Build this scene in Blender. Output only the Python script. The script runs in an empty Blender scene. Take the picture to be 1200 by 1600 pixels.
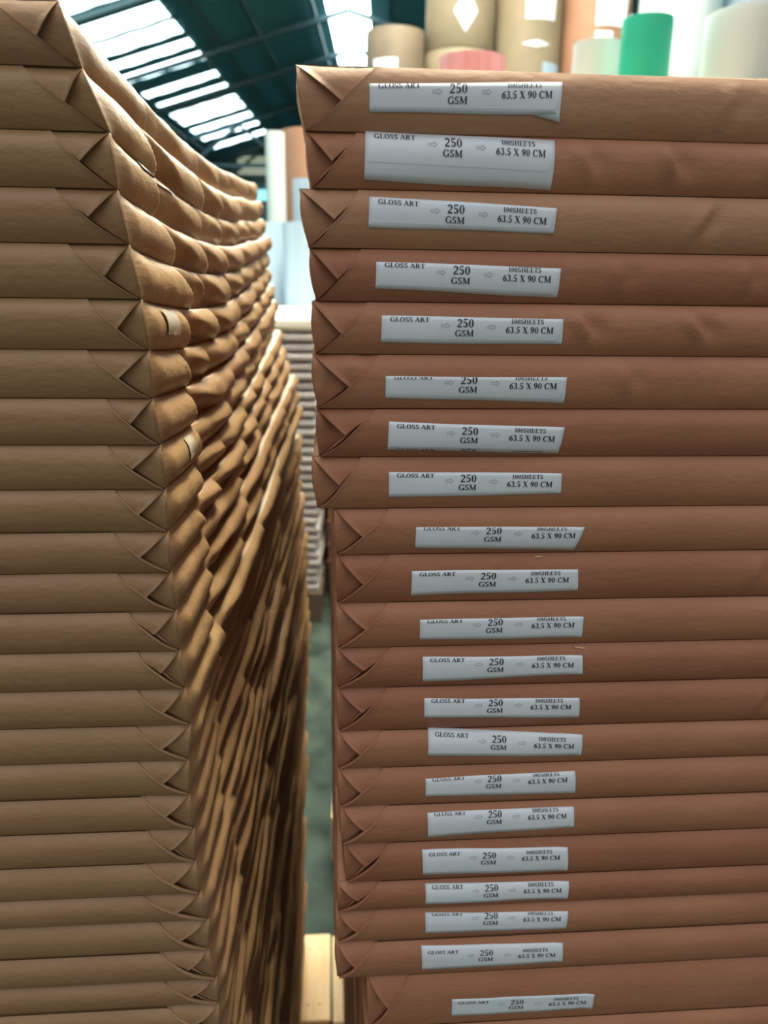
import bpy, math, random
from mathutils import Vector, Matrix, noise
C = bpy.context.scene.collection
sc = bpy.context.scene
PI = math.pi

# ---------------------------------------------------------------- camera
TH, ROLL, CAMH = math.radians(16.9), math.radians(0.8), 1.5
fwd = Vector((0, math.cos(TH), -math.sin(TH)))
r0 = Vector((1, 0, 0)); u0 = r0.cross(fwd)
cr = math.cos(ROLL) * r0 + math.sin(ROLL) * u0
cu = -math.sin(ROLL) * r0 + math.cos(ROLL) * u0
cd = bpy.data.cameras.new('camera'); cam = bpy.data.objects.new('camera', cd); C.objects.link(cam)
cam.matrix_world = Matrix(((cr.x, cu.x, -fwd.x, 0), (cr.y, cu.y, -fwd.y, 0), (cr.z, cu.z, -fwd.z, CAMH), (0, 0, 0, 1)))
cd.sensor_fit = 'VERTICAL'; cd.sensor_height = 36; cd.lens = 27; cd.clip_start = 0.02; cd.clip_end = 200
cd.dof.use_dof = True; cd.dof.focus_distance = 0.42; cd.dof.aperture_fstop = 9
sc.camera = cam

# ---------------------------------------------------------------- light and exposure
sc.view_settings.view_transform = 'Standard'; sc.view_settings.look = 'None'
sc.view_settings.gamma = 1; sc.view_settings.use_curve_mapping = False
sc.view_settings.exposure = 0.0
w = bpy.data.worlds.new('daylight'); sc.world = w; w.use_nodes = True
nt = w.node_tree; nt.nodes.clear()
wo = nt.nodes.new('ShaderNodeOutputWorld'); wb = nt.nodes.new('ShaderNodeBackground')
tc = nt.nodes.new('ShaderNodeTexCoord'); sx = nt.nodes.new('ShaderNodeSeparateXYZ'); cramp = nt.nodes.new('ShaderNodeValToRGB')
nt.links.new(tc.outputs['Generated'], sx.inputs[0]); nt.links.new(sx.outputs['Z'], cramp.inputs[0])
cramp.color_ramp.elements[0].position = 0.12; cramp.color_ramp.elements[0].color = (.16, .135, .11, 1)
cramp.color_ramp.elements[1].position = 0.95; cramp.color_ramp.elements[1].color = (1.0, .97, .95, 1)
nt.links.new(cramp.outputs[0], wb.inputs[0]); nt.links.new(wb.outputs[0], wo.inputs[0])
wb.inputs[1].default_value = 1.3
SKY_RIDGE, SKY_SIDE, GAP_LIGHT = 16.0, 5.5, 46.0        # strength of the translucent roof sheets; the last is an added light panel

# ---------------------------------------------------------------- materials
def mat(name, col, rough=.6, col2=None, scale=20, stretch=(1, 1, 1), bump=0, bscale=60, emit=0, ecol=None, vary=0, coat=0, metal=0, detail=6, spec=.5):
    m = bpy.data.materials.new(name); m.use_nodes = True
    t = m.node_tree; b = t.nodes['Principled BSDF']
    b.inputs['Base Color'].default_value = (*col, 1); b.inputs['Roughness'].default_value = rough
    b.inputs['Metallic'].default_value = metal; b.inputs['Specular IOR Level'].default_value = spec
    if coat: b.inputs['Coat Weight'].default_value = coat; b.inputs['Coat Roughness'].default_value = .22
    tcn = t.nodes.new('ShaderNodeTexCoord'); mp = t.nodes.new('ShaderNodeMapping'); mp.inputs['Scale'].default_value = stretch
    t.links.new(tcn.outputs['Object'], mp.inputs[0])
    src = None
    if col2:
        n = t.nodes.new('ShaderNodeTexNoise'); n.inputs['Scale'].default_value = scale; n.inputs['Detail'].default_value = detail
        t.links.new(mp.outputs[0], n.inputs['Vector'])
        r = t.nodes.new('ShaderNodeValToRGB'); r.color_ramp.elements[0].position = .3; r.color_ramp.elements[1].position = .7
        r.color_ramp.elements[0].color = (*col, 1); r.color_ramp.elements[1].color = (*col2, 1)
        t.links.new(n.outputs[0], r.inputs[0]); src = r.outputs[0]
    if vary:
        oi = t.nodes.new('ShaderNodeObjectInfo'); mr = t.nodes.new('ShaderNodeMapRange')
        mr.inputs['To Min'].default_value = 1 - vary; mr.inputs['To Max'].default_value = 1 + vary
        t.links.new(oi.outputs['Random'], mr.inputs[0])
        mx = t.nodes.new('ShaderNodeVectorMath'); mx.operation = 'SCALE'
        if src: t.links.new(src, mx.inputs[0])
        else: mx.inputs[0].default_value = col
        t.links.new(mr.outputs[0], mx.inputs['Scale']); src = mx.outputs[0]
    if src: t.links.new(src, b.inputs['Base Color'])
    if bump:
        n2 = t.nodes.new('ShaderNodeTexNoise'); n2.inputs['Scale'].default_value = bscale; n2.inputs['Detail'].default_value = 5
        t.links.new(mp.outputs[0], n2.inputs['Vector'])
        bp = t.nodes.new('ShaderNodeBump'); bp.inputs['Strength'].default_value = bump; bp.inputs['Distance'].default_value = .002
        t.links.new(n2.outputs[0], bp.inputs['Height']); t.links.new(bp.outputs[0], b.inputs['Normal'])
    if emit:
        b.inputs['Emission Color'].default_value = (*(ecol or col), 1); b.inputs['Emission Strength'].default_value = emit
    return m
M = {}
M['kraft_left'] = mat('kraft_olive', (.32, .20, .10), .40, (.37, .24, .125), 18, (1, 1, 2), .25, 160, coat=.12)
M['kraft_left_b'] = mat('kraft_olive_red', (.315, .19, .10), .42, (.36, .225, .12), 18, (1, 1, 2), .25, 160, coat=.12)
M['kraft_right'] = mat('kraft_russet', (.37, .17, .095), .55, (.43, .21, .12), 14, (1, 1, 2), .22, 160)
M['kraft_right_b'] = mat('kraft_tan', (.41, .22, .125), .55, (.46, .265, .155), 14, (1, 1, 2), .22, 160)
M['kraft_right_c'] = mat('kraft_rust', (.32, .135, .075), .55, (.37, .165, .095), 14, (1, 1, 2), .22, 160)
M['label'] = mat('label_paper', (.72, .85, .98), .45, (.77, .89, 1.0), 30)
M['ink'] = mat('black_ink', (.02, .025, .035), .6)
M['ink_grey'] = mat('grey_ink', (.42, .46, .50), .6)
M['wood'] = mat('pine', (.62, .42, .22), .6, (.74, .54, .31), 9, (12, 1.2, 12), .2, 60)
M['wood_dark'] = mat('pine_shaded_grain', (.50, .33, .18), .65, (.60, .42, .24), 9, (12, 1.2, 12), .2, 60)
M['wood_shade'] = mat('shade_darkened_wood', (.07, .05, .035), .8, (.11, .08, .055), 9, (12, 1.2, 12), .2, 60)  # shade under the far stacks, put into the pallet wood colour
M['nail'] = mat('rusty_nail', (.12, .07, .04), .5, metal=.6)
M['concrete'] = mat('green_grey_concrete', (.009, .016, .013), .8, (.055, .08, .066), 7, (1, 1, 1), .2, 40, detail=10, spec=.2)
M['roof'] = mat('teal_roof_sheet', (.07, .23, .26), .6, (.10, .28, .32), 3)
M['steel'] = mat('dark_teal_steel', (.03, .07, .08), .5)
M['wall'] = mat('teal_wall_sheet', (.06, .17, .18), .6, (.09, .22, .23), 2)
M['sky_ridge'] = mat('translucent_ridge_sheet', (.9, .97, 1), .5, emit=SKY_RIDGE, ecol=(.80, .97, 1))
M['gap_light'] = mat('added_gap_light_panel', (.9, .97, 1), .5, emit=GAP_LIGHT, ecol=(1, .90, .66))  # warm glow for the unseen panel added to light the left stack's side
M['sky_side'] = mat('translucent_roof_sheet', (.9, .97, 1), .5, emit=SKY_SIDE, ecol=(.72, .95, 1))
M['window_glow'] = mat('daylit_pane', (.5, .9, .95), .4, emit=1.1, ecol=(.35, .95, 1))
M['vent_glow'] = mat('daylit_louvre', (.6, .6, .5), .5, emit=.42, ecol=(.85, .9, .65))
M['kraft_roll'] = mat('kraft_roll_wrap', (.20, .165, .11), .6, (.25, .205, .14), 5)
M['kraft_roll_dark'] = mat('kraft_roll_wrap_dark', (.14, .11, .08), .6, (.18, .14, .10), 5)
M['kraft_roll_orange'] = mat('kraft_roll_wrap_orange', (.30, .16, .10), .6, (.35, .19, .12), 5)
M['white_roll'] = mat('white_paper_roll', (.55, .66, .68), .5, (.62, .72, .74), 4, (3, 3, .3))
M['blue_roll'] = mat('bluish_paper_roll', (.30, .42, .54), .5, (.38, .50, .62), 4, (6, 6, .3))
M['green_roll'] = mat('green_paper_roll', (.02, .47, .33), .4, (.03, .52, .38), 4, (6, 6, .3))
M['pink_roll'] = mat('pink_paper_roll', (.62, .22, .26), .5, (.70, .42, .48), 9, (6, 6, .02))
M['roll_end'] = mat('roll_end_paper', (.62, .60, .55), .7)
M['core'] = mat('cardboard_core', (.30, .20, .12), .8)
M['white_ream'] = mat('white_ream_wrap', (.38, .36, .37), .5, (.44, .42, .43), 12)
M['white_top'] = mat('bright_white_paper', (.9, .89, .84), .5)
M['brown_ream'] = mat('dark_brown_ream', (.26, .12, .07), .6, (.32, .16, .09), 12)
M['carton'] = mat('carton_board', (.42, .28, .17), .7, (.46, .31, .19), 6)
M['tape'] = mat('clear_tape', (.75, .72, .62), .12, spec=.9, coat=1)
M['rubber'] = mat('black_rubber', (.015, .015, .017), .6)

# ---------------------------------------------------------------- helpers
def mk(name, V, F, m, parent=None, smooth=True, loc=None, rotz=None):
    me = bpy.data.meshes.new(name); me.from_pydata(V, [], F); me.update()
    if smooth: me.polygons.foreach_set('use_smooth', [True] * len(me.polygons))
    for mm in (m if isinstance(m, (list, tuple)) else [m]): me.materials.append(mm)
    o = bpy.data.objects.new(name, me); C.objects.link(o)
    if parent: o.parent = parent
    if loc: o.location = loc
    if rotz is not None: o.rotation_euler.z = rotz
    return o
def tag(o, label=None, cat=None, group=None, kind=None):
    if label: o['label'] = label
    if cat: o['category'] = cat
    if group: o['group'] = group
    if kind: o['kind'] = kind
    return o
def empty(name, loc, rz=0):
    o = bpy.data.objects.new(name, None); C.objects.link(o); o.location = loc; o.rotation_euler.z = rz; o.empty_display_size = .05
    return o
def dup(root, loc=None):
    r = root.copy(); C.objects.link(r)
    if loc is not None: r.location = loc
    for ch in root.children:
        c = ch.copy(); C.objects.link(c); c.parent = r
        for g in ch.children:
            d = g.copy(); C.objects.link(d); d.parent = c
    return r
def box_vf(x0, y0, z0, x1, y1, z1, V, F, bev=0):
    # box with chamfered edges
    b = min(bev, (x1-x0)/3, (y1-y0)/3, (z1-z0)/3)
    n = len(V)
    if b <= 0:
        V += [(x, y, z) for z in (z0, z1) for y in (y0, y1) for x in (x0, x1)]
        F += [tuple(n+i for i in f) for f in ((0,2,3,1),(4,5,7,6),(0,1,5,4),(1,3,7,5),(3,2,6,7),(2,0,4,6))]
        return
    idx = {}
    for sx_ in (0, 1):
        for sy in (0, 1):
            for sz in (0, 1):
                X, Y, Z = (x0, x1)[sx_], (y0, y1)[sy], (z0, z1)[sz]
                dx, dy, dz = (b, -b)[sx_], (b, -b)[sy], (b, -b)[sz]
                for a, p in (('x', (X, Y+dy, Z+dz)), ('y', (X+dx, Y, Z+dz)), ('z', (X+dx, Y+dy, Z))):
                    idx[(sx_, sy, sz, a)] = len(V); V.append(p)
    def q(ks):
        F.append(tuple(idx[k] for k in ks))
    for s in (0, 1):
        q([(s,0,0,'x'),(s,1,0,'x'),(s,1,1,'x'),(s,0,1,'x')]); q([(0,s,0,'y'),(1,s,0,'y'),(1,s,1,'y'),(0,s,1,'y')]); q([(0,0,s,'z'),(1,0,s,'z'),(1,1,s,'z'),(0,1,s,'z')])
        for t in (0, 1):
            q([(s,t,0,'x'),(s,t,1,'x'),(s,t,1,'y'),(s,t,0,'y')]); q([(s,0,t,'x'),(s,1,t,'x'),(s,1,t,'z'),(s,0,t,'z')]); q([(0,s,t,'y'),(1,s,t,'y'),(1,s,t,'z'),(0,s,t,'z')])
            for r in (0, 1): q([(s,t,r,'x'),(s,t,r,'y'),(s,t,r,'z')])
def recalc(o):
    import bmesh
    bm = bmesh.new(); bm.from_mesh(o.data); bmesh.ops.recalc_face_normals(bm, faces=bm.faces); bm.to_mesh(o.data); bm.free()
def boxes(name, L, m, parent=None, bev=.003, loc=None, rotz=None):
    V, F = [], []
    for b in L: box_vf(*b, V, F, bev)
    o = mk(name, V, F, m, parent, False, loc, rotz); recalc(o); return o
def beam(name, pts, w_, m, parent=None):
    V, F = [], []
    for a, b in pts:
        a, b = Vector(a), Vector(b); d = (b-a).normalized(); s = d.cross(Vector((0, 0, 1)))
        if s.length < .01: s = Vector((1, 0, 0))
        s.normalize(); t = s.cross(d); n = len(V)
        for p in (a, b):
            for i, j in ((-1,-1),(1,-1),(1,1),(-1,1)): V.append(p + s*i*w_/2 + t*j*w_/2)
        F += [(n,n+1,n+2,n+3),(n+7,n+6,n+5,n+4)] + [(n+i, n+4+i, n+4+(i+1)%4, n+(i+1)%4) for i in range(4)]
    o = mk(name, [tuple(v) for v in V], F, m, parent, False); recalc(o); return o

# ================================================================= STRUCTURE
o = boxes('floor', [(-9, -2.5, -.1, 9, 34, 0)], M['concrete'], bev=0); tag(o, kind='structure')
def zr(x): return 7.0 - abs(x + .9) * .29
# roof slopes as corrugated sheets, open where the translucent panels sit
YL = [(14.6, .55), (15.9, .8), (16.9, .7), (17.9, .5), (18.9, .6), (20.4, .5), (21.6, .5), (22.9, .55), (23.8, .7), (25.1, .6), (26.3, .7), (27.9, .6)]
near = [(y, .8) for y in (1.6, 3.0, 4.4, 5.8, 7.2, 8.6, 10.0, 11.4, 12.8)]
strips = near + YL
def slope(name, xa, xb, px0, px1):
    V, F = [], []
    def sheet(x0, x1, y0, y1):
        nx = max(1, int(abs(x1-x0)/2)); ny = max(1, int((y1-y0)/.15))
        n = len(V)
        for j in range(ny+1):
            y = y0 + (y1-y0)*j/ny; c = .018*((j % 2)*2-1)
            for i in range(nx+1):
                x = x0 + (x1-x0)*i/nx; V.append((x, y, zr(x)+.05+c))
        for j in range(ny):
            for i in range(nx):
                a = n + j*(nx+1)+i; F.append((a, a+1, a+nx+2, a+nx+1))
    if xa > -1: sheet(1.2, px0, 1.0, 12); sheet(xa, px0, 12, 31)
    else: sheet(xa, px0, 1.0, 31)
    sheet(px1, xb, 1.0, 31)
    ys = 1.0
    for y, h in strips:
        sheet(px0, px1, ys, y-h/2); ys = y+h/2
    sheet(px0, px1, ys, 31)
    o = mk(name, V, F, M['roof'], smooth=False)
    m_ = o.modifiers.new('thickness', 'SOLIDIFY'); m_.thickness = .01
    tag(o, kind='structure')
slope('ceiling_left', -1.35, -8.6, -4.1, -5.85)
slope('ceiling_right', -.45, 8.6, 2.3, 4.05)
for side, (xa, xb) in (('left', (-4.1, -5.85)), ('right', (2.3, 4.05))):
    for i, (y, h) in enumerate(strips):
        V = []; n = 8
        for k in range(n+1):
            x = xa + (xb-xa)*k/n
            for yy in (y-h/2, y+h/2): V.append((x, yy, zr(x)+.04 + .012*math.sin(k*2)))
        F = [(2*k, 2*k+1, 2*k+3, 2*k+2) for k in range(n)]
        o = mk('window_%d' % (i+1 + (100 if side == 'right' else 0)), V, F, M['sky_side'])
        m_ = o.modifiers.new('thickness', 'SOLIDIFY'); m_.thickness = .008
        tag(o, kind='structure')
V, F = [], []
for k in range(31):
    y = 1.0 + k*.75
    V += [(-1.35, y, zr(-1.35)+.06), (-.9, y, zr(-.9)+.09), (-.45, y, zr(-.45)+.06)]
for k in range(30):
    F += [(3*k, 3*k+1, 3*k+4, 3*k+3), (3*k+1, 3*k+2, 3*k+5, 3*k+4)]
o = mk('window_90', V, F, M['sky_ridge']); o.modifiers.new('thickness', 'SOLIDIFY').thickness = .008; tag(o, kind='structure')
V = []
for k in range(15):
    y = 1.0 + k*11/14
    V += [(-.45, y, zr(-.45)+.05), (.4, y, zr(.4)+.06), (1.2, y, zr(1.2)+.05)]
F = []
for k in range(14): F += [(3*k, 3*k+1, 3*k+4, 3*k+3), (3*k+1, 3*k+2, 3*k+5, 3*k+4)]
o = mk('window_91', V, F, M['gap_light']); o.modifiers.new('thickness', 'SOLIDIFY').thickness = .008; tag(o, kind='structure')  # unseen glowing panel, added above the gap for its light
o = boxes('trim_1', [(-1.35, 23.5, 6.86, -.45, 31, 6.99)], M['roof'], bev=0); tag(o, kind='structure')
# purlins and trusses
P = []
for x in (-8, -7, -6.1, -3.6, -2.8, -1.6, 0, 1.2, 2.0, 4.4, 5.6, 7): P.append(((x, 1, zr(x)-.02), (x, 31, zr(x)-.02)))
o = beam('trim_2', P, .07, M['steel']); tag(o, kind='structure')
for k, y in enumerate((6.5, 11, 15.0 - .2, 18.5, 21.35, 25.3, 29.9)):
    zc = 5.0
    P = [((-8.4, y, zr(-8.4)-.1), (-.9, y, zr(-.9)-.12)), ((-.9, y, zr(-.9)-.12), (8.4, y, zr(8.4)-.1))]
    P += [((-8.4, y, 4.72), (8.4, y, 4.72))]
    if y > 24:
        for x in (-6, -3, 0, 3): P += [((x, y, 4.72), (x+1.5, y, zr(x+1.5)-.12)), ((x+1.5, y, zr(x+1.5)-.12), (x+3, y, 4.72))]
    else: P = P[:2]
    o = beam('trim_%d' % (k+3), P, .09, M['steel']); tag(o, kind='structure')
o = boxes('wall_back', [(-9, 31, 0, 9, 31.15, 7.2)], M['wall'], bev=0); tag(o, kind='structure')
o = boxes('wall_left', [(-9, 1.0, 0, -8.85, 31, 5.2)], M['wall'], bev=0); tag(o, kind='structure')
o = boxes('wall_right', [(8.85, 1.0, 0, 9, 31, 5.2)], M['wall'], bev=0); tag(o, kind='structure')
o = boxes('window_200', [(-5.6, 30.93, 5.15 + k*.13, -4.15, 30.98, 5.23 + k*.13) for k in range(5)], M['vent_glow'], bev=0); tag(o, kind='structure')
o = boxes('trim_20', [(-7.5, 30.9, 4.88, -3.5, 31.0, 5.05)], M['steel'], bev=0); tag(o, kind='structure')
o = boxes('window_201', [(-5.15, 30.94, 4.25, -4.45, 31.0, 4.62)], M['window_glow'], bev=0); tag(o, kind='structure')

# ================================================================= REAMS
ROT = math.radians(4.33)
EX = Vector((math.cos(ROT), math.sin(ROT), 0)); EY = Vector((-math.sin(ROT), math.cos(ROT), 0))
def sstep(a, b, x):
    t = max(0, min(1, (x-a)/(b-a))); return t*t*(3-2*t)
def prof(q, B=.0026):
    q = max(0, min(1, q)); return B * (1 - abs(2*q-1)**2.6) * (.86 + .3*q)
class Ream:
    """A wrapped ream. Local frame: u runs along the front away from the seen corner (sign s on x), y into depth, z up."""
    def __init__(s_, s, t, seed, W=.635, L=.9, B=.0046):
        s_.s, s_.t, s_.seed, s_.W, s_.L, s_.B = s, t, seed, W, L, B
        s_.rng = random.Random(seed); s_.dents = []; s_.shear = 0.0; s_.crumple = 1.0; s_.hollow = 0.0   # sideways lean of the top edge along u
    def front(s_, u, z):
        """outward protrusion of the flap surface in front of the corner plane"""
        q = z / s_.t
        p = prof(q, s_.B) + .0017
        n = noise.noise(Vector((u*14 + s_.seed*3.1, z*22, s_.seed*1.7)))
        n2 = noise.noise(Vector((u*45 + s_.seed, z*50, s_.seed*.7)))
        e = min(1, 5*min(q, 1-q)+.1)
        p += (n*.0009 + n2*.0003) * e
        for (du, a, sl) in s_.dents:
            d = u - du - sl*(q-.6)*s_.t
            g = math.exp(-((q-.6)/.28)**2)
            p += 2.4*a*g*(math.exp(-(d/.0035)**2) - .8*math.exp(-((d-.006)/.006)**2))
        return p
def build_ream(name, R, loc, m, sag, side, du_far, fold, K=9, fine=True, back_extra=0):
    s, t, W, L, B = R.s, R.t, R.W, R.L, R.B
    V, F = [], []
    # ---- wrapper body
    ys = []
    y = 0
    while y < L:
        ys.append(y)
        y += (.0028 if y < .22 else .005) if fine else .05
    ys.append(L); NY = len(ys)
    zs = [0, .04, .12] + [.12 + .76*k/(K-3) for k in range(1, K-3)] + [.88, .96, 1.0]; NZ = len(zs)
    loop = NZ*2 + 2
    for y in ys:
        dz = sag(y); sh = du_far * (y/L)**1.5
        for q in zs:                                                  # seen side
            off = side(y, q)
            yy = y - (prof(q, B) + .0003) * math.exp(-y/.012)
            V.append((s*(-(off) - sh), yy, q*t + dz))
        V.append((s*(W*.5 - sh), y, t*1.0 + dz))
        for q in reversed(zs):
            V.append((s*(W + prof(q, .002) - sh), y - prof(q, B)*math.exp(-y/.012), q*t + dz))
        V.append((s*(W*.5 - sh), y, dz))
    for i in range(NY-1):
        for j in range(loop):
            a = i*loop + j; b = i*loop + (j+1) % loop
            F.append((a, b, b+loop, a+loop))
    n = len(V)                                                        # recessed front panel behind the flaps
    for q in zs: V.append((s*.0012, .0004, q*t + sag(0)))
    for q in zs: V.append((s*(W-.001), .0004, q*t + sag(0)))
    for k in range(NZ-1):
        F.append((k, n+k, n+k+1, k+1)); F.append((n+k, n+NZ+k, n+NZ+k+1, n+k+1))
        F.append((n+NZ+k, 2*NZ+1-1-k+0, 2*NZ+1-1-k-1, n+NZ+k+1))
    F.append(tuple(range((NY-1)*loop, NY*loop)))
    def lean(V): return [(x + s*R.shear*(z-sag(0))/t*math.exp(-abs(y_)/.25), y_, z) for x, y_, z in V]
    V = lean(V)
    body = mk(name, V, F, m, None, True, loc, ROT); recalc(body)
    s0 = sag(0)
    # ---- end flap: the outer sheet with its slanting edge
    a_, c_ = fold
    def edge(q): return a_ * max(q, 0)**.84 + .0012 + .00035*math.sin(q*9+R.seed)
    V, F = [], []
    us = [0, .0008, .002, .004, .008] + [.008 + .0055*k for k in range(1, 30)] + ([.17 + .0025*k for k in range(1, 40)] if R.dents else [.17 + .02*k for k in range(1, 8)]) + [.4, .5, W-.002]
    if R.dents: us = us[:5] + [.008 + .0022*k for k in range(1, 74)] + us[34:]
    if not fine: us = us[:5] + us[5:34:2] + us[34:]
    nq = 13
    for k in range(nq):
        q = k/(nq-1); e = edge(q); qq = q*.985+.006
        for i, u in enumerate(us):
            x = e + u - max(0, u-.05)*e*.99/(W-.05)
            lip = .0006*math.exp(-u/.0011)
            p = R.front(x, qq*t) + lip
            V.append((s*x, -p, qq*t + s0))
        p = R.front(e, qq*t) - .0016
        V.append((s*(e+.0003), -p + .0006, qq*t + s0))                # turned-in rim behind the edge
    N = len(us)+1
    for k in range(nq-1):
        for i in range(len(us)-1):
            a = k*N+i; F.append((a, a+1, a+1+N, a+N))
        a = k*N; F.append((a+N-1, a, a+N, a+N+N-1))
    V = lean(V)
    fl = mk('end_flap', V, F, m, body, True)
    # ---- corner tuck: upper triangle laid over the hollow lower triangle
    V, F = [], []
    A = (a_ + .004, 1.0); Kp = (.0, 1.0); Bp = (.0, .0); Cp = (c_*a_, .43 + .06*math.sin(R.seed*5))
    wob = R.seed*1.3
    def tri(P0, P1, P2, f, n=9):
        base = len(V); rows = []
        for i in range(n+1):
            row = []
            for j in range(n+1-i):
                b1, b2 = i/n, j/n; b0 = 1-b1-b2
                u = P0[0]*b0 + P1[0]*b1 + P2[0]*b2; q = P0[1]*b0 + P1[1]*b1 + P2[1]*b2
                row.append(len(V)); V.append((s*u, -f(u, q, b0, b1, b2), min(max(q, .006), .991)*t + s0))
            rows.append(row)
        for i in range(n):
            for j in range(n-i):
                F.append((rows[i][j], rows[i+1][j], rows[i][j+1]))
                if j < n-i-1: F.append((rows[i+1][j], rows[i+1][j+1], rows[i][j+1]))
        return rows
    def crk(u, q): return .0004*R.crumple*noise.noise(Vector((u*120+wob, q*3, wob)))
    def f_up(u, q, b0, b1, b2): return prof(q, B) + .0005 + crk(u, q)*1.2 - .0010*b2*(1-b2)*2 + .0004*b0*b1*4
    def f_low(u, q, b0, b1, b2):      # P0=K P1=B P2=C(hidden behind)
        d = b2
        return (prof(q, B) + .0003)*(1-d) + d*(-.0001 - R.hollow*(1-d)*3) + crk(u, q) - .0011*math.sin(min(1, d*1.15)*PI)*.6
    # lower facet runs on under the upper one and under the flap
    Cx = (Cp[0]*1.10, Cp[1]+.02)
    tri(Kp, Bp, Cx, f_low)
    tri(Bp, (a_*.75, .6), Cx, lambda u, q, b0, b1, b2: (prof(q, B)+.0003)*b0 + .0002, 5)
    rows = tri(Kp, Cp, A, f_up)
    rim = [rows[i][0] for i in range(len(rows))]                       # edge K -> C gets a rim
    n = len(V)
    for r in rim:
        x, y, z = V[r]; V.append((x + s*.0003, y + .0016, z - .0004))
    for i in range(len(rim)-1): F.append((rim[i], rim[i+1], n+i+1, n+i))
    V = lean(V)
    tk = mk('corner_fold', V, F, m, body, True)
    return body, fl, tk

# ---------------- lettering for the labels (serif strokes) ----------------
TK, TN = .17, .075
def Lseg(x0, y0, x1, y1, w_):
    dx, dy = x1-x0, y1-y0; l = math.hypot(dx, dy) or 1; nx, ny = -dy/l*w_/2, dx/l*w_/2
    return [[(x0+nx, y0+ny), (x0-nx, y0-ny), (x1-nx, y1-ny), (x1+nx, y1+ny)]]
def Larc(cx, cy, rx, ry, a0, a1, n=9, tk=TK, tn=TN):
    out = []; pr = None
    for i in range(n+1):
        a = math.radians(a0 + (a1-a0)*i/n); wd = tn + (tk-tn)*abs(math.cos(a))
        o_ = (cx + (rx)*math.cos(a), cy + (ry)*math.sin(a)); i_ = (cx + (rx-wd)*math.cos(a), cy + (ry-wd)*math.sin(a))
        if pr: out.append([pr[0], pr[1], i_, o_])
        pr = (o_, i_)
    return out
def srf(x, y, w_=.3): return Lseg(x-w_/2, y, x+w_/2, y, .06)
def stem(x, w_=TK, s0=True, s1=True, W_=.34):
    r = Lseg(x, 0, x, 1, w_)
    if s0: r += srf(x, .03, W_)
    if s1: r += srf(x, .97, W_)
    return r
GL = {
 'L': (.68, stem(.2) + Lseg(.1, .035, .62, .035, .07) + Lseg(.6, 0, .6, .28, .06)),
 'O': (.84, Larc(.42, .5, .38, .51, 0, 360, 18)),
 'G': (.86, Larc(.43, .5, .39, .51, 48, 340, 16) + Lseg(.7, .04, .7, .42, .15) + srf(.7, .42, .3) + Lseg(.72, .72, .72, .98, .05)),
 'C': (.78, Larc(.43, .5, .39, .51, 48, 315, 16) + Lseg(.7, .7, .7, .98, .05)),
 'S': (.62, Larc(.3, .74, .25, .27, 30, 270, 12) + Larc(.3, .27, .26, .28, 90, -150, 12) + Lseg(.53, .78, .53, .98, .05) + Lseg(.07, .02, .07, .24, .05)),
 'A': (.80, Lseg(.1, 0, .38, 1, .07) + Lseg(.38, 1, .68, 0, TK) + Lseg(.2, .33, .56, .33, .06) + srf(.1, .03, .24) + srf(.68, .03, .28)),
 'R': (.80, stem(.2) + Larc(.38, .745, .27, .255, -90, 90, 9) + Lseg(.2, .965, .4, .965, .07) + Lseg(.2, .52, .4, .52, .07) + Lseg(.38, .5, .68, .02, .15) + srf(.7, .03, .2)),
 'T': (.72, stem(.36, TK, True, False) + Lseg(.04, .965, .68, .965, .07) + Lseg(.06, .72, .06, 1, .05) + Lseg(.66, .72, .66, 1, .05)),
 'M': (1.0, stem(.16, .08, True, True, .24) + Lseg(.18, 1, .48, .08, .16) + Lseg(.48, .08, .8, 1, .06) + stem(.82, TK, True, True, .28)),
 'E': (.70, stem(.2) + Lseg(.1, .035, .62, .035, .07) + Lseg(.1, .965, .6, .965, .07) + Lseg(.2, .51, .48, .51, .06) + Lseg(.6, 0, .6, .27, .05) + Lseg(.58, .75, .58, 1, .05) + Lseg(.48, .4, .48, .62, .05)),
 'H': (.86, stem(.2) + stem(.66) + Lseg(.2, .52, .66, .52, .06)),
 'X': (.78, Lseg(.16, 1, .62, 0, TK) + Lseg(.6, 1, .14, 0, .06) + srf(.16, .97, .28) + srf(.6, .97, .24) + srf(.14, .03, .24) + srf(.62, .03, .28)),
 '2': (.58, Larc(.28, .71, .24, .29, 165, -35, 10) + Lseg(.44, .56, .08, .08, .1) + Lseg(.06, .06, .52, .06, .13)),
 '5': (.58, Lseg(.14, .95, .5, .95, .12) + Lseg(.14, .97, .12, .52, .06) + Larc(.27, .31, .25, .32, 130, -150, 12)),
 '0': (.58, Larc(.28, .5, .25, .51, 0, 360, 16, .16, .05)),
 '1': (.50, stem(.27, .15, True, False, .34) + Lseg(.27, .98, .1, .84, .07)),
 '3': (.58, Larc(.25, .75, .23, .26, 150, -90, 10) + Larc(.25, .27, .26, .28, 90, -150, 10)),
 '6': (.58, Larc(.29, .31, .25, .32, 0, 360, 14) + Larc(.5, .36, .46, .62, 92, 180, 8)),
 '9': (.58, Larc(.28, .69, .25, .32, 0, 360, 14) + Larc(.07, .64, .46, .62, -88, 0, 8)),
 '.': (.26, Lseg(.12, 0, .12, .15, .15)), ' ': (.3, []),
}
def word(txt, x0, x1, yc, h):
    """polygons of txt fitted between x0 and x1 (mm), cap height h, centred on yc (up positive)"""
    tot = sum(GL[c][0] for c in txt); k = (x1-x0)/tot; x = x0; out = []
    for c in txt:
        wd, ps = GL[c]
        for p in ps: out.append([(x + a*k, yc - h/2 + b*h) for a, b in p])
        x += wd*k
    return out
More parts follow.
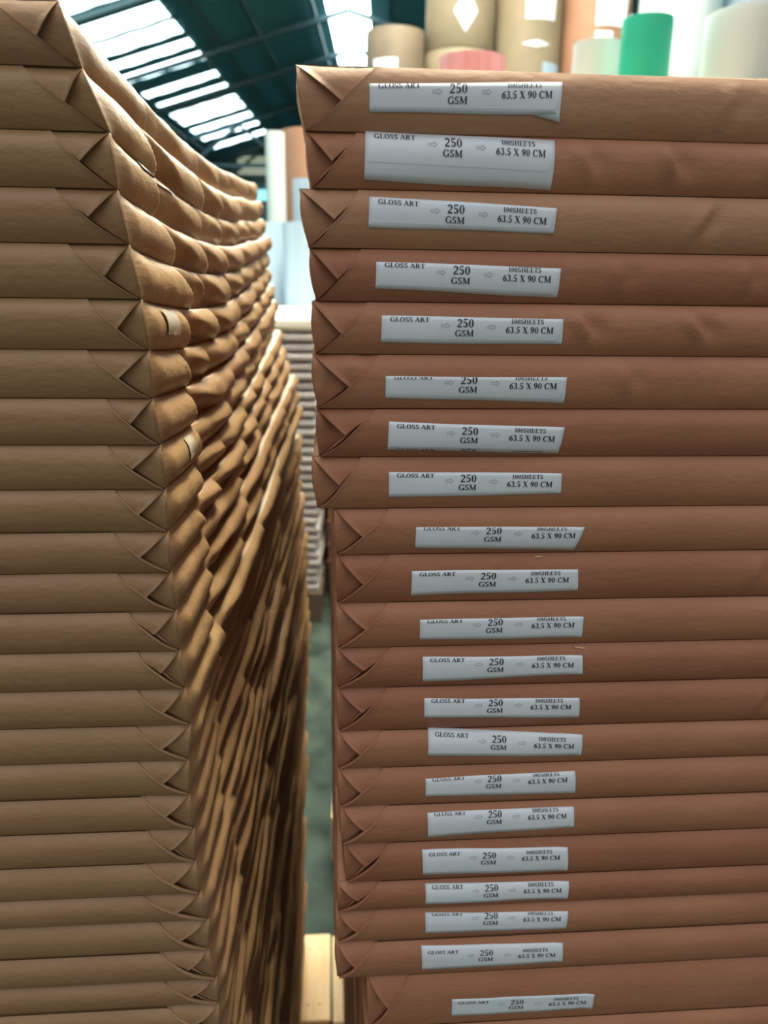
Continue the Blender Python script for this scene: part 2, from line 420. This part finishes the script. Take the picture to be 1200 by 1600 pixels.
def arrow(xc, yc):
    w_, h, r = 2.1, .9, .16
    pts = [(-w_, h*.6), (.4, h*.6), (.4, h*1.35), (w_, 0), (.4, -h*1.35), (.4, -h*.6), (-w_, -h*.6), (-w_, h*.6)]
    out = []
    for (a, b), (c, d) in zip(pts, pts[1:]): out += Lseg(xc+a, yc+b, xc+c, yc+d, r*1.5)
    return out
def clip(poly, top, bot):
    def half(P_, f):
        out = []
        for i in range(len(P_)):
            a, b = P_[i], P_[(i+1) % len(P_)]; fa, fb = f(a), f(b)
            if fa >= 0: out.append(a)
            if (fa >= 0) != (fb >= 0):
                t = fa/(fa-fb); out.append((a[0]+(b[0]-a[0])*t, a[1]+(b[1]-a[1])*t))
        return out
    P_ = half(poly, lambda p: top(p[0]) - p[1])
    if len(P_) >= 3: P_ = half(P_, lambda p: p[1] - bot(p[0]))
    return P_ if len(P_) >= 3 else None
def add_label(R, body, corners, v0, seed, torn=None, second=False, rule='low', name='paper_label'):
    c = [v/1000 + (R.shear if k_ % 2 == 0 else 0) for k_, v in enumerate(corners)]
    TL, TR, BR, BL = (c[0], c[1]), (c[2], c[3]), (c[4], c[5]), (c[6], c[7])
    rg = random.Random(seed)
    NX, NZ_ = 34, 7; V, F = [], []
    curl = rg.uniform(.0001, .0009)
    def lift(a, b):
        return .00028 + curl*(sstep(.93, 1.0, a)) * (1 if seed % 3 else .2) + .00012*math.sin(a*9+seed)
    for j in range(NZ_+1):
        b = j/NZ_
        for i in range(NX+1):
            a = i/NX
            u = (TL[0]*(1-a)+TR[0]*a)*(1-b) + (BL[0]*(1-a)+BR[0]*a)*b
            z = (TL[1]*(1-a)+TR[1]*a)*(1-b) + (BL[1]*(1-a)+BR[1]*a)*b
            z += .00018*math.sin(a*7+seed*2)*b - .00015*math.sin(a*5+seed)*(1-b)
            V.append((u, -(R.front(u, z) + lift(a, b)), z))
    for j in range(NZ_):
        for i in range(NX):
            k = j*(NX+1)+i; F.append((k, k+NX+1, k+NX+2, k+1))
    if torn:                                                           # a torn tail of paper below the lower right corner
        n = len(V); e = (NZ_)*(NX+1)+NX
        u, y, z = V[e]; u2, y2, z2 = V[e-5]
        V += [(u+.0004, -(R.front(u, z-.003)+.0012), z-.0032), ((u+u2)/2, -(R.front(u2, z-.002)+.0010), z-.0017)]
        F.append((e, e-5, n+1, n))
    lb = mk(name, V, F, M['label'], body, True)
    m_ = lb.modifiers.new('thickness', 'SOLIDIFY'); m_.thickness = .00015; m_.offset = 0
    # print; frame in mm: x along the label, y up from the top edge
    T = (TR[0]-TL[0], TR[1]-TL[1]); Wd = math.hypot(*T)*1000; ux = (T[0]*1000/Wd, T[1]*1000/Wd)
    k = Wd/90.0
    y0 = -v0
    # blend the text direction between the top-edge tilt and level
    P_ = word('GLOSS ART', 4.0*k, 23.5*k, y0, 2.1) + word('250', 37*k, 45.6*k, y0-1.3, 4.0) + word('GSM', 36.2*k, 45.6*k, y0-6.2, 3.1)
    P_ += word('100SHEETS', 64*k, 80.5*k, y0-.1, 2.2) + word('63.5 X 90 CM', 61.5*k, 85.5*k, y0-4.2, 3.1)
    G_ = arrow(31.5*k, y0-2.6) + arrow(54.5*k, y0-2.9)
    def down(x):
        a = x/Wd; za = (BL[1]*(1-a)+BR[1]*a) - (TL[1]*(1-a)+TR[1]*a); return za*1000
    if second: P_ += word('GLOSS ART', 4.0*k, 23.5*k, down(10)-.2+.0, 2.1) + word('250', 37*k, 45.6*k, down(40)-.6, 4.0) + word('100SHEETS', 64*k, 80.5*k, down(72)-.1, 2.2)
    rl = 1.9 if rule == 'low' else 7.6
    ln = []
    xs = [1 + (Wd-4)*i/16 for i in range(17)]
    for a, b in zip(xs, xs[1:]): ln += Lseg(a, down(a)+rl, b, down(b)+rl, .16)
    ln += Lseg(xs[-1], down(xs[-1])+rl, xs[-1]+1.2, down(xs[-1])+rl+1.1, .16) + Lseg(xs[-1]+1.2, down(xs[-1])+rl+1.1, xs[-1]+1.3, down(xs[-1])+rl+3, .12)
    if second or rule == 'low' and seed % 3 == 0:
        for a, b in zip(xs, xs[1:]): ln += Lseg(a, down(a)+rl-.9, b, down(b)+rl-.9, .13)
    def emit(polys, nm, m):
        V, F = [], []
        for p in polys:
            p = clip(p, lambda x: -.15, lambda x: down(x)+.2)
            if not p: continue
            n = len(V)
            for x, y in p:
                u = TL[0] + (x*ux[0] - y*ux[1]*.0)/1000; z = TL[1] + (x*ux[1] + y)/1000
                V.append((u, -(R.front(u, z) + .00062 + lift(x/Wd, 0)-.00028), z))
            F.append(tuple(range(n, len(V))))
        ob = mk(nm, V, F, m, lb, False); return ob
    emit(P_, 'printed_text', M['ink']); emit(G_ + ln, 'printed_arrow_and_rule', M['ink_grey'])
    return lb

# ---------------- left stack ----------------
US = [-29.5, -22.2, -11.9, -10.5, -7.1, -3.3, -1.4, -1.3, .9, 1.9, 1.7, 1.5, 2.8, 3.4, 4.8, 6.6, 3.8, 3.1, 4.4, 3.8, 5.6, 9.2, 8.0, 11.7, 12.3, 12.1]
ZS = [1615.3, 1589.0, 1562.8, 1538.5, 1514.1, 1488.9, 1464.6, 1440.4, 1416.5, 1392.8, 1369.4, 1346.3, 1323.2, 1299.3, 1275.4, 1251.6, 1228.0, 1203.7, 1179.8, 1155.8, 1132.0, 1110.8, 1086.3, 1062.8, 1041.1, 1018.9]
PT = .140                                                             # top of the pallets
rg = random.Random(5)
NLOW = 37; step = (ZS[-1] - PT*1000) / NLOW
while len(ZS) < 26 + NLOW:
    ZS.append(ZS[-1] - step); US.append(12 + rg.uniform(-2, 3) + (len(US)-26)*.05)
P0 = Vector((-.11599, .39, 0))
# slanting fold: where its upper end lies from the corner (mm), from the photograph
FA = [27, 25, 25, 27, 27, 24, 29, 22, 26, 25, 27, 27, 24, 22, 26, 30, 28, 25, 26, 28, 34, 30, 28, 32, 30, 30]
def left_sag(i):
    a = .013 if i < 9 else max(.002, .013 - (i-9)*.0006)
    b = .024 if i < 8 else max(.0, .024 - (i-8)*.0012)
    def f(y):
        v = -a*math.sin(PI*min(1, y/.62)**.85) if y < .62 else 0
        if y > .45: v += b*((y-.45)/.45)**2
        return v
    return f
def left_side(i, seed):
    r = random.Random(seed*7+1)
    deep = sstep(9, 16, i)
    amp = .0125 - .005*deep; offs = r.uniform(-.003, .003)*sstep(6, 12, i)
    folds = []; y = r.uniform(.06, .10)
    while y < .95:
        folds.append((y, r.uniform(.012, .04), r.uniform(.09, .17), r.uniform(.55, 1.2), r.uniform(-.2, .2)))
        y += r.uniform(.08, .19)*(1+.5*deep)
    def f(y, q):
        base = (.0064 + .0022*deep)*(1 - abs(2*q-1)**2.4)*(1 - .45*deep*(1-q)) - .002
        base += (offs + .004*deep*noise.noise(Vector((y*5, seed*3.3, 7.7))))*sstep(.02, .12, y)
        d = 0
        for (yk, lean, ext, a, h) in folds:
            if y < yk-.03 or y > yk+ext+.05: continue
            yr = yk + lean*(1-q)                       # sharp ridge
            ye = yr + .006 + ext*(1-q)**.8*(1+h)       # where the hollow closes again
            if y < yr: d = max(d, -.25*math.exp(-((yr-y)/.010)**2)*a*q)   # slight swelling before the ridge
            elif y < ye:
                t = (y-yr)/(ye-yr)
                d = max(d, a*min(1, (ye-yr)/.03)*sstep(0, .13, t)*(1-t)**.8)
        n = noise.noise(Vector((y*22, q*1.4, seed*2.3)))*.0014 + noise.noise(Vector((y*60, q*2.2, seed*1.3)))*.0005
        wgt = (min(1, (1-q)*1.25)**.9 + .05)*(1 if q > .06 else .7)*(1 - .8*y)
        return (base - amp*d*wgt + n*sstep(0, .04, y)) * sstep(-.001, .014, y)
    return f
ORD = ['', 'second', 'third', 'fourth', 'fifth', 'sixth', 'seventh', 'eighth', 'ninth', 'tenth', 'eleventh', 'twelfth', 'thirteenth', 'fourteenth', 'fifteenth', 'sixteenth', 'seventeenth', 'eighteenth', 'nineteenth', 'twentieth', 'twenty-first', 'twenty-second', 'twenty-third', 'twenty-fourth', 'twenty-fifth', 'twenty-sixth']
LEFT_LOOK = {0: 'topmost kraft-wrapped ream of the left stack, cut off by the frame top',
 1: 'kraft ream directly under the topmost one in the left stack',
 5: 'kraft ream in the left stack with shiny tape on its side, sixth from top',
 25: 'lowest front fold seen in the left stack, kraft ream at the frame bottom'}
GL_ = 'kraft-wrapped reams in the left stack'
rl = random.Random(11)
for i in range(len(ZS)-1):
    t = (ZS[i]-ZS[i+1])/1000 - .0001
    seed = i + 1
    R = Ream(-1, t, seed)
    u = US[i+1] - .8; R.shear = max(-.003, min(.010, (US[i+1]-US[i])/1000))
    loc = P0 + EX*(u/1000) + EY*rl.uniform(0, .0012) + Vector((0, 0, ZS[i+1]/1000))
    far = 0 if i < 9 else min(.034, .008*(i-8)) - max(0, i-26)*.0007
    far += rl.uniform(-.003, .004)
    a = (FA[i] if i < 26 else rl.uniform(25, 31))/1000
    m = M['kraft_left'] if rl.random() < .6 else M['kraft_left_b']
    R.L = .9 + rl.uniform(-.008, .01)
    body, fl, tk = build_ream('paper_ream', R, loc, m, left_sag(i), left_side(i, seed), far, (a, rl.uniform(.5, .6)), K=11 if i < 22 else 8, fine=True)
    if i in LEFT_LOOK: tag(body, LEFT_LOOK[i], 'paper ream', GL_)
    elif i < 26: tag(body, 'kraft ream with crinkled side, %s from the top of the left stack' % ORD[i], 'paper ream', GL_)
    else: tag(body, 'brown ream edge low in the left stack, its front below the frame', 'paper ream', GL_)
    if i in (2, 5, 8):                                                # shiny tape stuck on the crinkled side
        V, F = [], []; y0, y1 = {2: (.045, .13), 5: (.028, .062), 8: (.05, .072)}[i]
        sd = left_side(i, seed); sg = left_sag(i)
        for jy in range(15):
            y = y0 + (y1-y0)*jy/14
            for jq in range(7):
                q = (.80 if i == 2 else .35) + (.17 if i == 2 else .55)*jq/6
                V.append((sd(y, q)+.0004 + far*(y/R.L)**1.5, y - (prof(q)+.0003)*math.exp(-y/.012), q*t + sg(y)))
        for jy in range(14):
            for jq in range(6):
                k = jy*7+jq; F.append((k, k+1, k+8, k+7))
        ob = mk('tape_patch', V, F, M['tape'], body); ob['label'] = 'shiny clear tape patch'

# ---------------- right stack ----------------
RS = [(-9.8, 1591.9), (-5.7, 1564.5), (-9.3, 1540.1), (-4.9, 1513.7), (-4.1, 1489.1), (-4.1, 1463.9), (-2.2, 1436.6), (-5.1, 1411.6), (6.3, 1383.5), (7.2, 1357.5), (7.1, 1329.4), (6.9, 1302.1), (7.2, 1276.7), (7.4, 1248.7), (7.7, 1223.6), (9.1, 1197.1), (11.0, 1170.2), (7.0, 1141.7), (6.1, 1119.5), (5.9, 1094.1), (25.8, 1065.5), (26.9, 1021.5)]
LB = [([33.0, 19.3, 121.2, 22.4, 120.8, 8.8, 33.1, 7.8], 1.0),
([27.3, 25.0, 116.0, 22.9, 115.8, 1.3, 26.8, 3.8], 2.1),
([32.9, 23.1, 122.0, 19.5, 121.4, 8.2, 32.4, 9.5], 2.0),
([31.9, 18.6, 122.0, 16.9, 121.6, 3.0, 31.7, 6.4], 1.2),
([34.1, 18.8, 124.1, 18.2, 124.5, 5.6, 33.9, 5.9], 1.5),
([36.4, 16.8, 128.1, 16.9, 128.2, 3.5, 36.5, 5.9], 0.3),
([36.4, 19.1, 127.4, 16.1, 125.8, 1.9, 36.0, 4.4], 2.0),
([39.8, 20.7, 131.0, 19.6, 131.5, 8.4, 40.0, 6.8], 1.7),
([43.2, 16.8, 134.7, 15.9, 130.6, 1.9, 43.2, 4.5], 0.7),
([40.8, 19.7, 132.4, 19.5, 133.6, 6.6, 40.8, 4.7], 1.9),
([45.9, 18.4, 138.0, 18.6, 138.4, 5.1, 46.3, 5.6], 0.9),
([48.5, 20.2, 139.9, 19.7, 141.0, 7.8, 49.0, 4.5], 1.6),
([49.7, 22.2, 140.2, 20.4, 141.4, 7.2, 50.1, 10.5], 1.2),
([52.7, 26.2, 144.1, 20.6, 144.6, 6.6, 52.8, 9.8], 3.0),
([51.5, 20.5, 141.8, 22.0, 143.1, 6.6, 51.9, 8.4], 0.7),
([52.0, 23.0, 141.7, 23.8, 142.5, 10.3, 52.9, 5.4], 0.9),
([47.7, 24.7, 138.3, 23.2, 139.9, 4.3, 48.6, 6.5], 2.7),
([54.5, 20.4, 145.4, 19.0, 145.3, 6.0, 54.9, 6.9], 1.6),
([56.1, 22.8, 147.9, 20.7, 147.3, 7.4, 56.5, 8.1], 0.5),
([54.4, 26.1, 146.6, 24.1, 147.1, 9.7, 55.4, 6.6], 3.9),
([55.8, 26.1, 151.4, 25.0, 151.4, 11.1, 56.4, 10.1], 3.3)]
Q0 = Vector((-.0328, .39, 0))
RA = [34, 22, 27, 24, 26, 32, 28, 24, 28, 28, 27, 29, 27, 24, 25, 26, 26, 24, 24, 23, 26]
RM = 'aabccbcbaccaccccccccb'.replace('a', 'x')
RM = ['b', 'a', 'b', 'c', 'a', 'a', 'c', 'a', 'a', 'c', 'a', 'c', 'c', 'a', 'a', 'a', 'c', 'c', 'a', 'a', 'a']
KM = {'a': M['kraft_right'], 'b': M['kraft_right_b'], 'c': M['kraft_right_c']}
DENT = {1: [(.129, .0010, -.3), (.171, .0014, -.3), (.221, .0012, 0)], 2: [(.193, .0012, .6)], 3: [(.150, .0008, 0), (.215, .0009, 0)],
        4: [(.133, .0014, -.5), (.191, .0015, -.6)], 5: [(.158, .0009, -.2)], 9: [(.235, .0008, 0)], 12: [(.25, .0009, .3)], 0: [(.2, .0006, .3)]}
RLAB = ['topmost ream of the right stack, white label with a torn lower right corner',
 'russet ream under the topmost one, with a tall white label, empty below',
 'tan ream of the right stack jutting slightly left, third from top, label tilted rightward',
 'dark russet ream, fourth from top of the right stack, label near its lower edge',
 'russet ream with two diagonal dents right of its label, fifth from top of right stack',
 'ream with a crumpled double fold at its left corner, label text cropped at top',
 'dark rust ream whose label shows a second cut-off line of print along its bottom',
 'ream overhanging the stack step on the right stack, its left corner furthest out there',
 'first ream below the step in the right stack, label with a smudged slanted right end',
 'rust ream second below the step in the right stack, wood splinter at its top edge',
 'russet ream third below the step in the right stack, its label set further right',
 'rust ream fourth below the step, under a pale wood splinter in the right stack',
 'fifth ream below the step in the right stack, label with a curled right end',
 'sixth ream below the step in the right stack, label ending level and text complete',
 'seventh ream below the step in the right stack, short label with curled right end',
 'eighth ream below the step in the right stack, label wedge-shaped and taller at its left',
 'ninth ream below the step in the right stack, with its label text fully inside',
 'thin rust ream tenth below the step in the right stack, narrow white label',
 'eleventh ream below the step, two above the long ledge near the right stack bottom',
 'last ream above the lower ledge of the right stack, label close under its top edge',
 'thick ream at the photo bottom, set back to the right under the ledge']
GR_ = 'labelled kraft reams in the right stack'
def right_side(seed):
    def f(y, q):
        e = .0022*(1 - abs(2*q-1)**2.2) - .0008
        n = noise.noise(Vector((y*30, q*2, seed*2.9)))*.0011
        return (e + n*sstep(0, .02, y)) * sstep(-.0005, .007, y)
    return f
rr = random.Random(23)
def splinter(x_u, z, ln, ang):
    p = Q0 + EX*x_u - EY*.0035
    V, F = [], []
    for k, (a, r) in enumerate(((-.5, .0002), (-.3, .0006), (.2, .0007), (.5, .0002))):
        for j in range(5):
            t = j*2*PI/5; V.append((a*ln*math.cos(ang), r*math.cos(t), a*ln*math.sin(ang) + r*math.sin(t)))
    for k in range(3):
        for j in range(5): F.append((k*5+j, k*5+(j+1) % 5, k*5+5+(j+1) % 5, k*5+5+j))
    F += [(0, 1, 2, 3, 4), (19, 18, 17, 16, 15)]
    return mk('wood_splinter', V, F, M['wood'], None, True, (p.x, p.y, z), ROT)
for i in range(21):
    t = (RS[i][1]-RS[i+1][1])/1000 - .0001
    R = Ream(1, t, 100+i)
    R.dents = DENT.get(i, []); R.shear = -(.0036, .0022, .004, .0028, .0015, .002, .001, .0024)[i] if i < 8 else -rr.uniform(.0002, .0016)
    loc = Q0 + EX*(RS[i][0]/1000 - R.shear) + EY*rr.uniform(-.0006, .0006) + Vector((0, 0, RS[i+1][1]/1000))
    if i == 5: R.crumple = 4.0
    if i == 6: R.hollow = .0016; R.crumple = 2.5
    body, fl, tk = build_ream('paper_ream', R, loc, KM[RM[i]], lambda y: 0.0, right_side(i), 0.0, (RA[i]/1000, rr.uniform(.48, .6)), K=8)
    add_label(R, body, LB[i][0], LB[i][1], i, torn=(i == 0), second=(i == 6), rule='high' if i == 1 else 'low')
    tag(body, RLAB[i], 'paper ream', GR_)
tag(splinter(.118, 1.3555, .005, 0), 'tiny pale wood splinter on the upper edge of a labelled ream', 'splinter')
tag(splinter(.146, 1.2999, .0075, -.15), 'longer pale wood splinter lying at a seam right of the labels', 'splinter')
# lower reams of the right stack, down to its pallet
nlow = 34; st = (1.0215 - PT)/nlow
R = Ream(1, st-.0002, 300)
b0 = None
for k in range(nlow):
    zz = 1.0215 - st*(k+1)
    loc = Q0 + EX*(.027 + rr.uniform(-.002, .002)) + Vector((0, 0, zz))
    if b0 is None:
        b0, _, _ = build_ream('paper_ream', R, loc, M['kraft_right'], lambda y: 0.0, right_side(77), 0.0, (.026, .54), K=6, fine=False); b = b0
    else: b = dup(b0, loc)
    tag(b, 'russet ream low in the right stack, beneath the thick ream at the photo bottom', 'paper ream', 'lower reams of the right stack')

# ---------------- pallets ----------------
def pallet(loc, rz, W_, L_, s, label, nails=True):
    dark = not nails; WD = M['wood_shade'] if dark else M['wood_dark']
    t = empty('wooden_pallet', loc, rz)
    n = 4; bw = .205; gap = (L_ - n*bw)/(n-1)
    for k in range(n):
        y = k*(bw+gap)
        d = boxes('deck_board', [(0, y, .118, W_, y+bw, .1395)], M['wood'] if not dark else M['wood_shade'], t, .002)
        if nails:
            V, F = [], []
            for (x, yy) in [(xx, y+dy) for xx in (.022, .044, W_/2, W_/2+.022, W_-.044, W_-.022) for dy in (.035, bw-.04)]:
                b_ = len(V); V += [(x + .0022*math.cos(a*PI/4), yy + .0022*math.sin(a*PI/4), .1398) for a in range(8)]; F.append(tuple(range(b_, b_+8)))
            mk('nail_heads', V, F, M['nail'], d, False)
    for x in (.0, W_/2-.05, W_-.10):
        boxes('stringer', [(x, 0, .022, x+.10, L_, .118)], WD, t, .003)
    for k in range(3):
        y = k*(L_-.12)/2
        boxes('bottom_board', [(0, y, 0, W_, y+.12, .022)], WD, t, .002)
    tag(t, label, 'pallet')
    return t
# left pallet: right edge sticks out into the gap
Lp = P0 + EX*(.083 - .74) + EY*(-.02)
pallet((Lp.x, Lp.y, 0), ROT, .74, .955, -1, 'pale pine pallet under the left stack, nailed deck board showing in the gap')
Rp = Q0 + EX*.004 + EY*(-.02)
pallet((Rp.x, Rp.y, 0), ROT, .68, .955, 1, 'pine pallet beneath the labelled right stack')
pallet((-.128, 1.70, 0), ROT*.3, .9, 1.0, 1, 'pine pallet on the floor behind the right stack, sliver of wood beside dark gap')
# cartons carrying the rolls behind the right stack
z = PT
for k, lab in enumerate(('lowest', 'middle', 'upper')):
    V, F = [], []
    t = empty('cardboard_carton', (-.075, 1.74, z), ROT*.3)
    boxes('carton_body', [(0, 0, 0, .86, .9, .586)], M['carton'], t, .006)
    boxes('packing_tape', [(-.0006, .42, .3, .8606, .48, .5866)], M['tape'], t, 0)
    tag(t, 'large brown carton behind the right stack, %s of three' % lab, 'carton')
    z += .5875
ZC = z

# ---------------- rolls ----------------
def roll(name, loc, r, h, m, label, cat='paper roll', group=None, patches=(), n=40):
    t = empty(name, loc)
    V, F = [], []
    prof_ = [(r*.18, 0), (r*.985, 0), (r, .01), (r, h*.25), (r*1.002, h*.5), (r, h*.75), (r, h-.012), (r*.985, h), (r*.18, h)]
    for pr, pz in prof_:
        for k in range(n): a = k*2*PI/n; V.append((pr*math.cos(a), pr*math.sin(a), pz))
    for j in range(len(prof_)-1):
        for k in range(n): F.append((j*n+k, j*n+(k+1) % n, (j+1)*n+(k+1) % n, (j+1)*n+k))
    b = mk('roll_wrap', V, F, m, t, True); recalc(b)
    e = b.modifiers.new('split', 'EDGE_SPLIT'); e.split_angle = .7
    V, F = [], []
    for rad in (r*.18, r*.15):
        for zz in (-.0, h+.004):
            for k in range(n): a = k*2*PI/n; V.append((rad*math.cos(a), rad*math.sin(a), zz))
    for k in range(n):
        k2 = (k+1) % n; F += [(k, k2, n+k2, n+k), (2*n+k, 3*n+k, 3*n+k2, 2*n+k2), (n+k, n+k2, 3*n+k2, 3*n+k)]
    mk('core_tube', V, F, M['core'], t, True)
    for (nm, ang, wd, z0, z1, mm, dia) in patches:                     # curved paper patches on the wrap
        V, F = [], []
        N = 8
        for i in range(N+1):
            for j in range(N+1):
                a, c = i/N, j/N
                if dia: x_, y_ = (a-.5+c-.5), (c-.5-(a-.5))
                else: x_, y_ = (a-.5)*2, (c-.5)*2
                an = math.radians(ang) + x_*wd/2/r
                V.append(((r+.004)*math.cos(an), (r+.004)*math.sin(an), (z0+z1)/2 + y_*(z1-z0)/2))
        for i in range(N):
            for j in range(N):
                k = i*(N+1)+j; F.append((k, k+1, k+N+2, k+N+1))
        mk(nm, V, F, mm, t, True)
    tag(t, label, cat, group)
    return t
FRONT = -90
def col_at(xl, xr, d): # centre x and radius of a roll whose silhouette spans pixels xl..xr at distance d
    k = (d*math.cos(TH) + (1.2)*0)/1200
    return ((xl+xr)/2-600)*k, (xr-xl)/2*k
# small rolls standing on the cartons just behind the right stack
for (nm, px0, px1, d, top, m, lab) in [
    ('paper_roll', .128, .303, 2.2, 2.055, 'pink_roll', 'short pink paper roll seen above the top edge of the right stack'),
    ('paper_roll', .475, .600, 2.2, 2.088, 'white_roll', 'short white paper roll left of and partly behind the green roll'),
    ('paper_roll', .546, .668, 2.02, 2.092, 'green_roll', 'green paper roll standing behind the right stack'),
    ('paper_roll', .745, .800, 2.40, 2.05, 'pink_roll', 'small pale pink roll peeping out left of the big white roll')]:
    r = (px1-px0)/2
    if d == 2.02: r *= .96
    roll(nm, ((px0+px1)/2, d+r*.9, ZC), r, top-ZC, M[m], lab)
roll('paper_roll', (.862, 2.06, ZC), .118, 2.10-ZC, M['white_roll'], 'big white paper roll at the right edge above the right stack')

# tall kraft rolls stacked against the back, columns at 7 m
K7 = 7.0
WP = M['label']
def stackcol(x0, x1, tops, mats, labs, patches, y=K7):
    r = (x1-x0)/2; z = 0
    for j, tp in enumerate(tops):
        roll('paper_roll', ((x0+x1)/2, y + r, z), r-.004, tp - z - .006, M[mats[j]], labs[j], group='stacked rolls along the back', patches=patches.get(j, ()))
        z = tp
stackcol(-.21, .285, (1.15, 2.3, 3.45), ('kraft_roll', 'kraft_roll', 'kraft_roll_dark'),
         ('bottom kraft roll of the leftmost tall column', 'middle kraft roll of the leftmost tall column', 'dark kraft roll with rounded top and pale label, left end of the back row'),
         {2: [('shipping_label', FRONT-20, .21, 2.98-2.3, 3.21-2.3, WP, False)]})
stackcol(.285, .87, (1.1, 2.2, 3.3, 4.4), ('kraft_roll',)*4,
         ('bottom kraft roll of the second tall column', 'second kraft roll up in the second tall column', 'kraft roll under the diamond-labelled one, second tall column', 'kraft roll bearing a white diamond label in the back row'),
         {3: [('diamond_label', FRONT+4, .19, 3.40-3.3, 3.70-3.3, WP, True)]})
stackcol(.87, 1.42, (1.1, 2.2, 4.1), ('kraft_roll',)*3,
         ('bottom kraft roll of the third tall column', 'kraft roll second from bottom of the third tall column', 'olive kraft roll with torn white scraps and a square label, back row'),
         {2: [('shipping_label', FRONT+12, .25, 3.50-2.2, 3.75-2.2, WP, False), ('torn_scrap', FRONT+6, .24, 3.30-2.2, 3.35-2.2, WP, True), ('blue_label', FRONT+40, .2, 3.02-2.2, 3.20-2.2, M['blue_roll'], False)]})
stackcol(1.42, 1.98, (1.1, 2.2, 4.1), ('kraft_roll', 'kraft_roll', 'kraft_roll_orange'),
         ('bottom kraft roll of the fourth tall column', 'kraft roll second from bottom of the fourth tall column', 'orange-brown kraft roll with pale square label behind the green roll'),
         {2: [('shipping_label', FRONT+16, .28, 3.46-2.2, 3.75-2.2, WP, False), ('torn_scrap', FRONT+2, .14, 3.36-2.2, 3.42-2.2, WP, False)]})
stackcol(1.98, 2.62, (1.4, 2.8, 4.2), ('white_roll', 'white_roll', 'white_roll'),
         ('bottom white roll of the column right of the kraft ones', 'middle white roll of the column right of the kraft ones', 'tall white roll right of the green roll, cut by the frame top'), {}, y=6.7)
stackcol(2.62, 3.2, (1.4, 2.8, 4.2), ('blue_roll', 'blue_roll', 'blue_roll'),
         ('bottom bluish roll at the right of the back row', 'middle bluish roll at the right of the back row', 'bluish roll behind the big white roll at the upper right'), {}, y=6.9)
# rolls glimpsed between the two stacks
roll('paper_roll', (-.43, 4.14, 0), .10, 1.764, M['blue_roll'], 'pale paper roll in the gap just left of the right stack', group='rolls glimpsed between the stacks')
roll('paper_roll', (-.632, 4.34, 0), .10, 1.775, M['blue_roll'], 'bluish-white roll in the gap beside the left stack', group='rolls glimpsed between the stacks')
roll('paper_roll', (-.462, 5.2, 0), .215, 2.352, M['kraft_roll_orange'], 'tall orange-brown roll with cyan label beyond the gap', group='rolls glimpsed between the stacks',
     patches=[('cyan_label', FRONT+2, .26, 1.75, 2.07, M['blue_roll'], False)])
roll('paper_roll', (-.645, 4.75, 0), .055, 2.28, M['white_roll'], 'slim white roll upright at the left of the orange-brown roll', group='rolls glimpsed between the stacks')

# ---------------- far stacks seen through the gap ----------------
def slab_ream(name, W_, L_, t, m, loc, rz):
    V, F = [], []
    prf = [(0, .5), (.12, .12), (.30, 0), (.66, 0), (.84, .12), (1, .5)]
    nx = 10
    ring = []
    for (q, inn) in prf:
        ins = inn*t
        pts = []
        for k in range(nx): pts.append((ins + (W_-2*ins)*k/nx, ins + .003*math.sin(k*2.3)))
        for k in range(nx): pts.append((W_-ins, ins + (L_-2*ins)*k/nx))
        for k in range(nx): pts.append((W_-ins - (W_-2*ins)*k/nx, L_-ins))
        for k in range(nx): pts.append((ins, L_-ins - (L_-2*ins)*k/nx))
        for (x, y) in pts: V.append((x, y, q*t))
    n = 4*nx
    for j in range(len(prf)-1):
        for k in range(n): F.append((j*n+k, j*n+(k+1) % n, (j+1)*n+(k+1) % n, (j+1)*n+k))
    F += [tuple(range(n-1, -1, -1)), tuple(range((len(prf)-1)*n, len(prf)*n))]
    return mk(name, V, F, m, None, False, loc, rz)
rf = random.Random(9)
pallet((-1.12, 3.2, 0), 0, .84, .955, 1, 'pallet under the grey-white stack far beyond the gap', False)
base = None; nt_ = 29; hh = (1.285-PT)/nt_
for k in range(nt_):
    loc = (-1.09 + rf.uniform(-.008, .008), 3.22 + rf.uniform(0, .006), PT + k*hh)
    if base is None: base = slab_ream('paper_ream', .80, .9, hh-.008, M['white_ream'], loc, 0); b = base
    else: b = base.copy(); C.objects.link(b); b.location = loc
    tag(b, 'thin grey-white ream in the striped stack seen through the gap', 'paper ream', 'grey-white reams beyond the gap')
b = slab_ream('paper_ream', .80, .9, .072, M['white_top'], (-1.09, 3.22, PT+nt_*hh), 0)
tag(b, 'bright white top bundle on the striped stack seen through the gap', 'paper ream')
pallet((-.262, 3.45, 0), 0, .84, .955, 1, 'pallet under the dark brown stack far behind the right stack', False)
base = None
for k in range(22):
    loc = (-.262 + rf.uniform(-.006, .006), 3.46, PT + k*.04)
    if base is None: base = slab_ream('paper_ream', .80, .9, .036, M['brown_ream'], loc, 0); b = base
    else: b = base.copy(); C.objects.link(b); b.location = loc
    tag(b, 'dark brown ream in the far stack, a sliver beside the lower right stack', 'paper ream', 'dark brown reams beyond the gap')
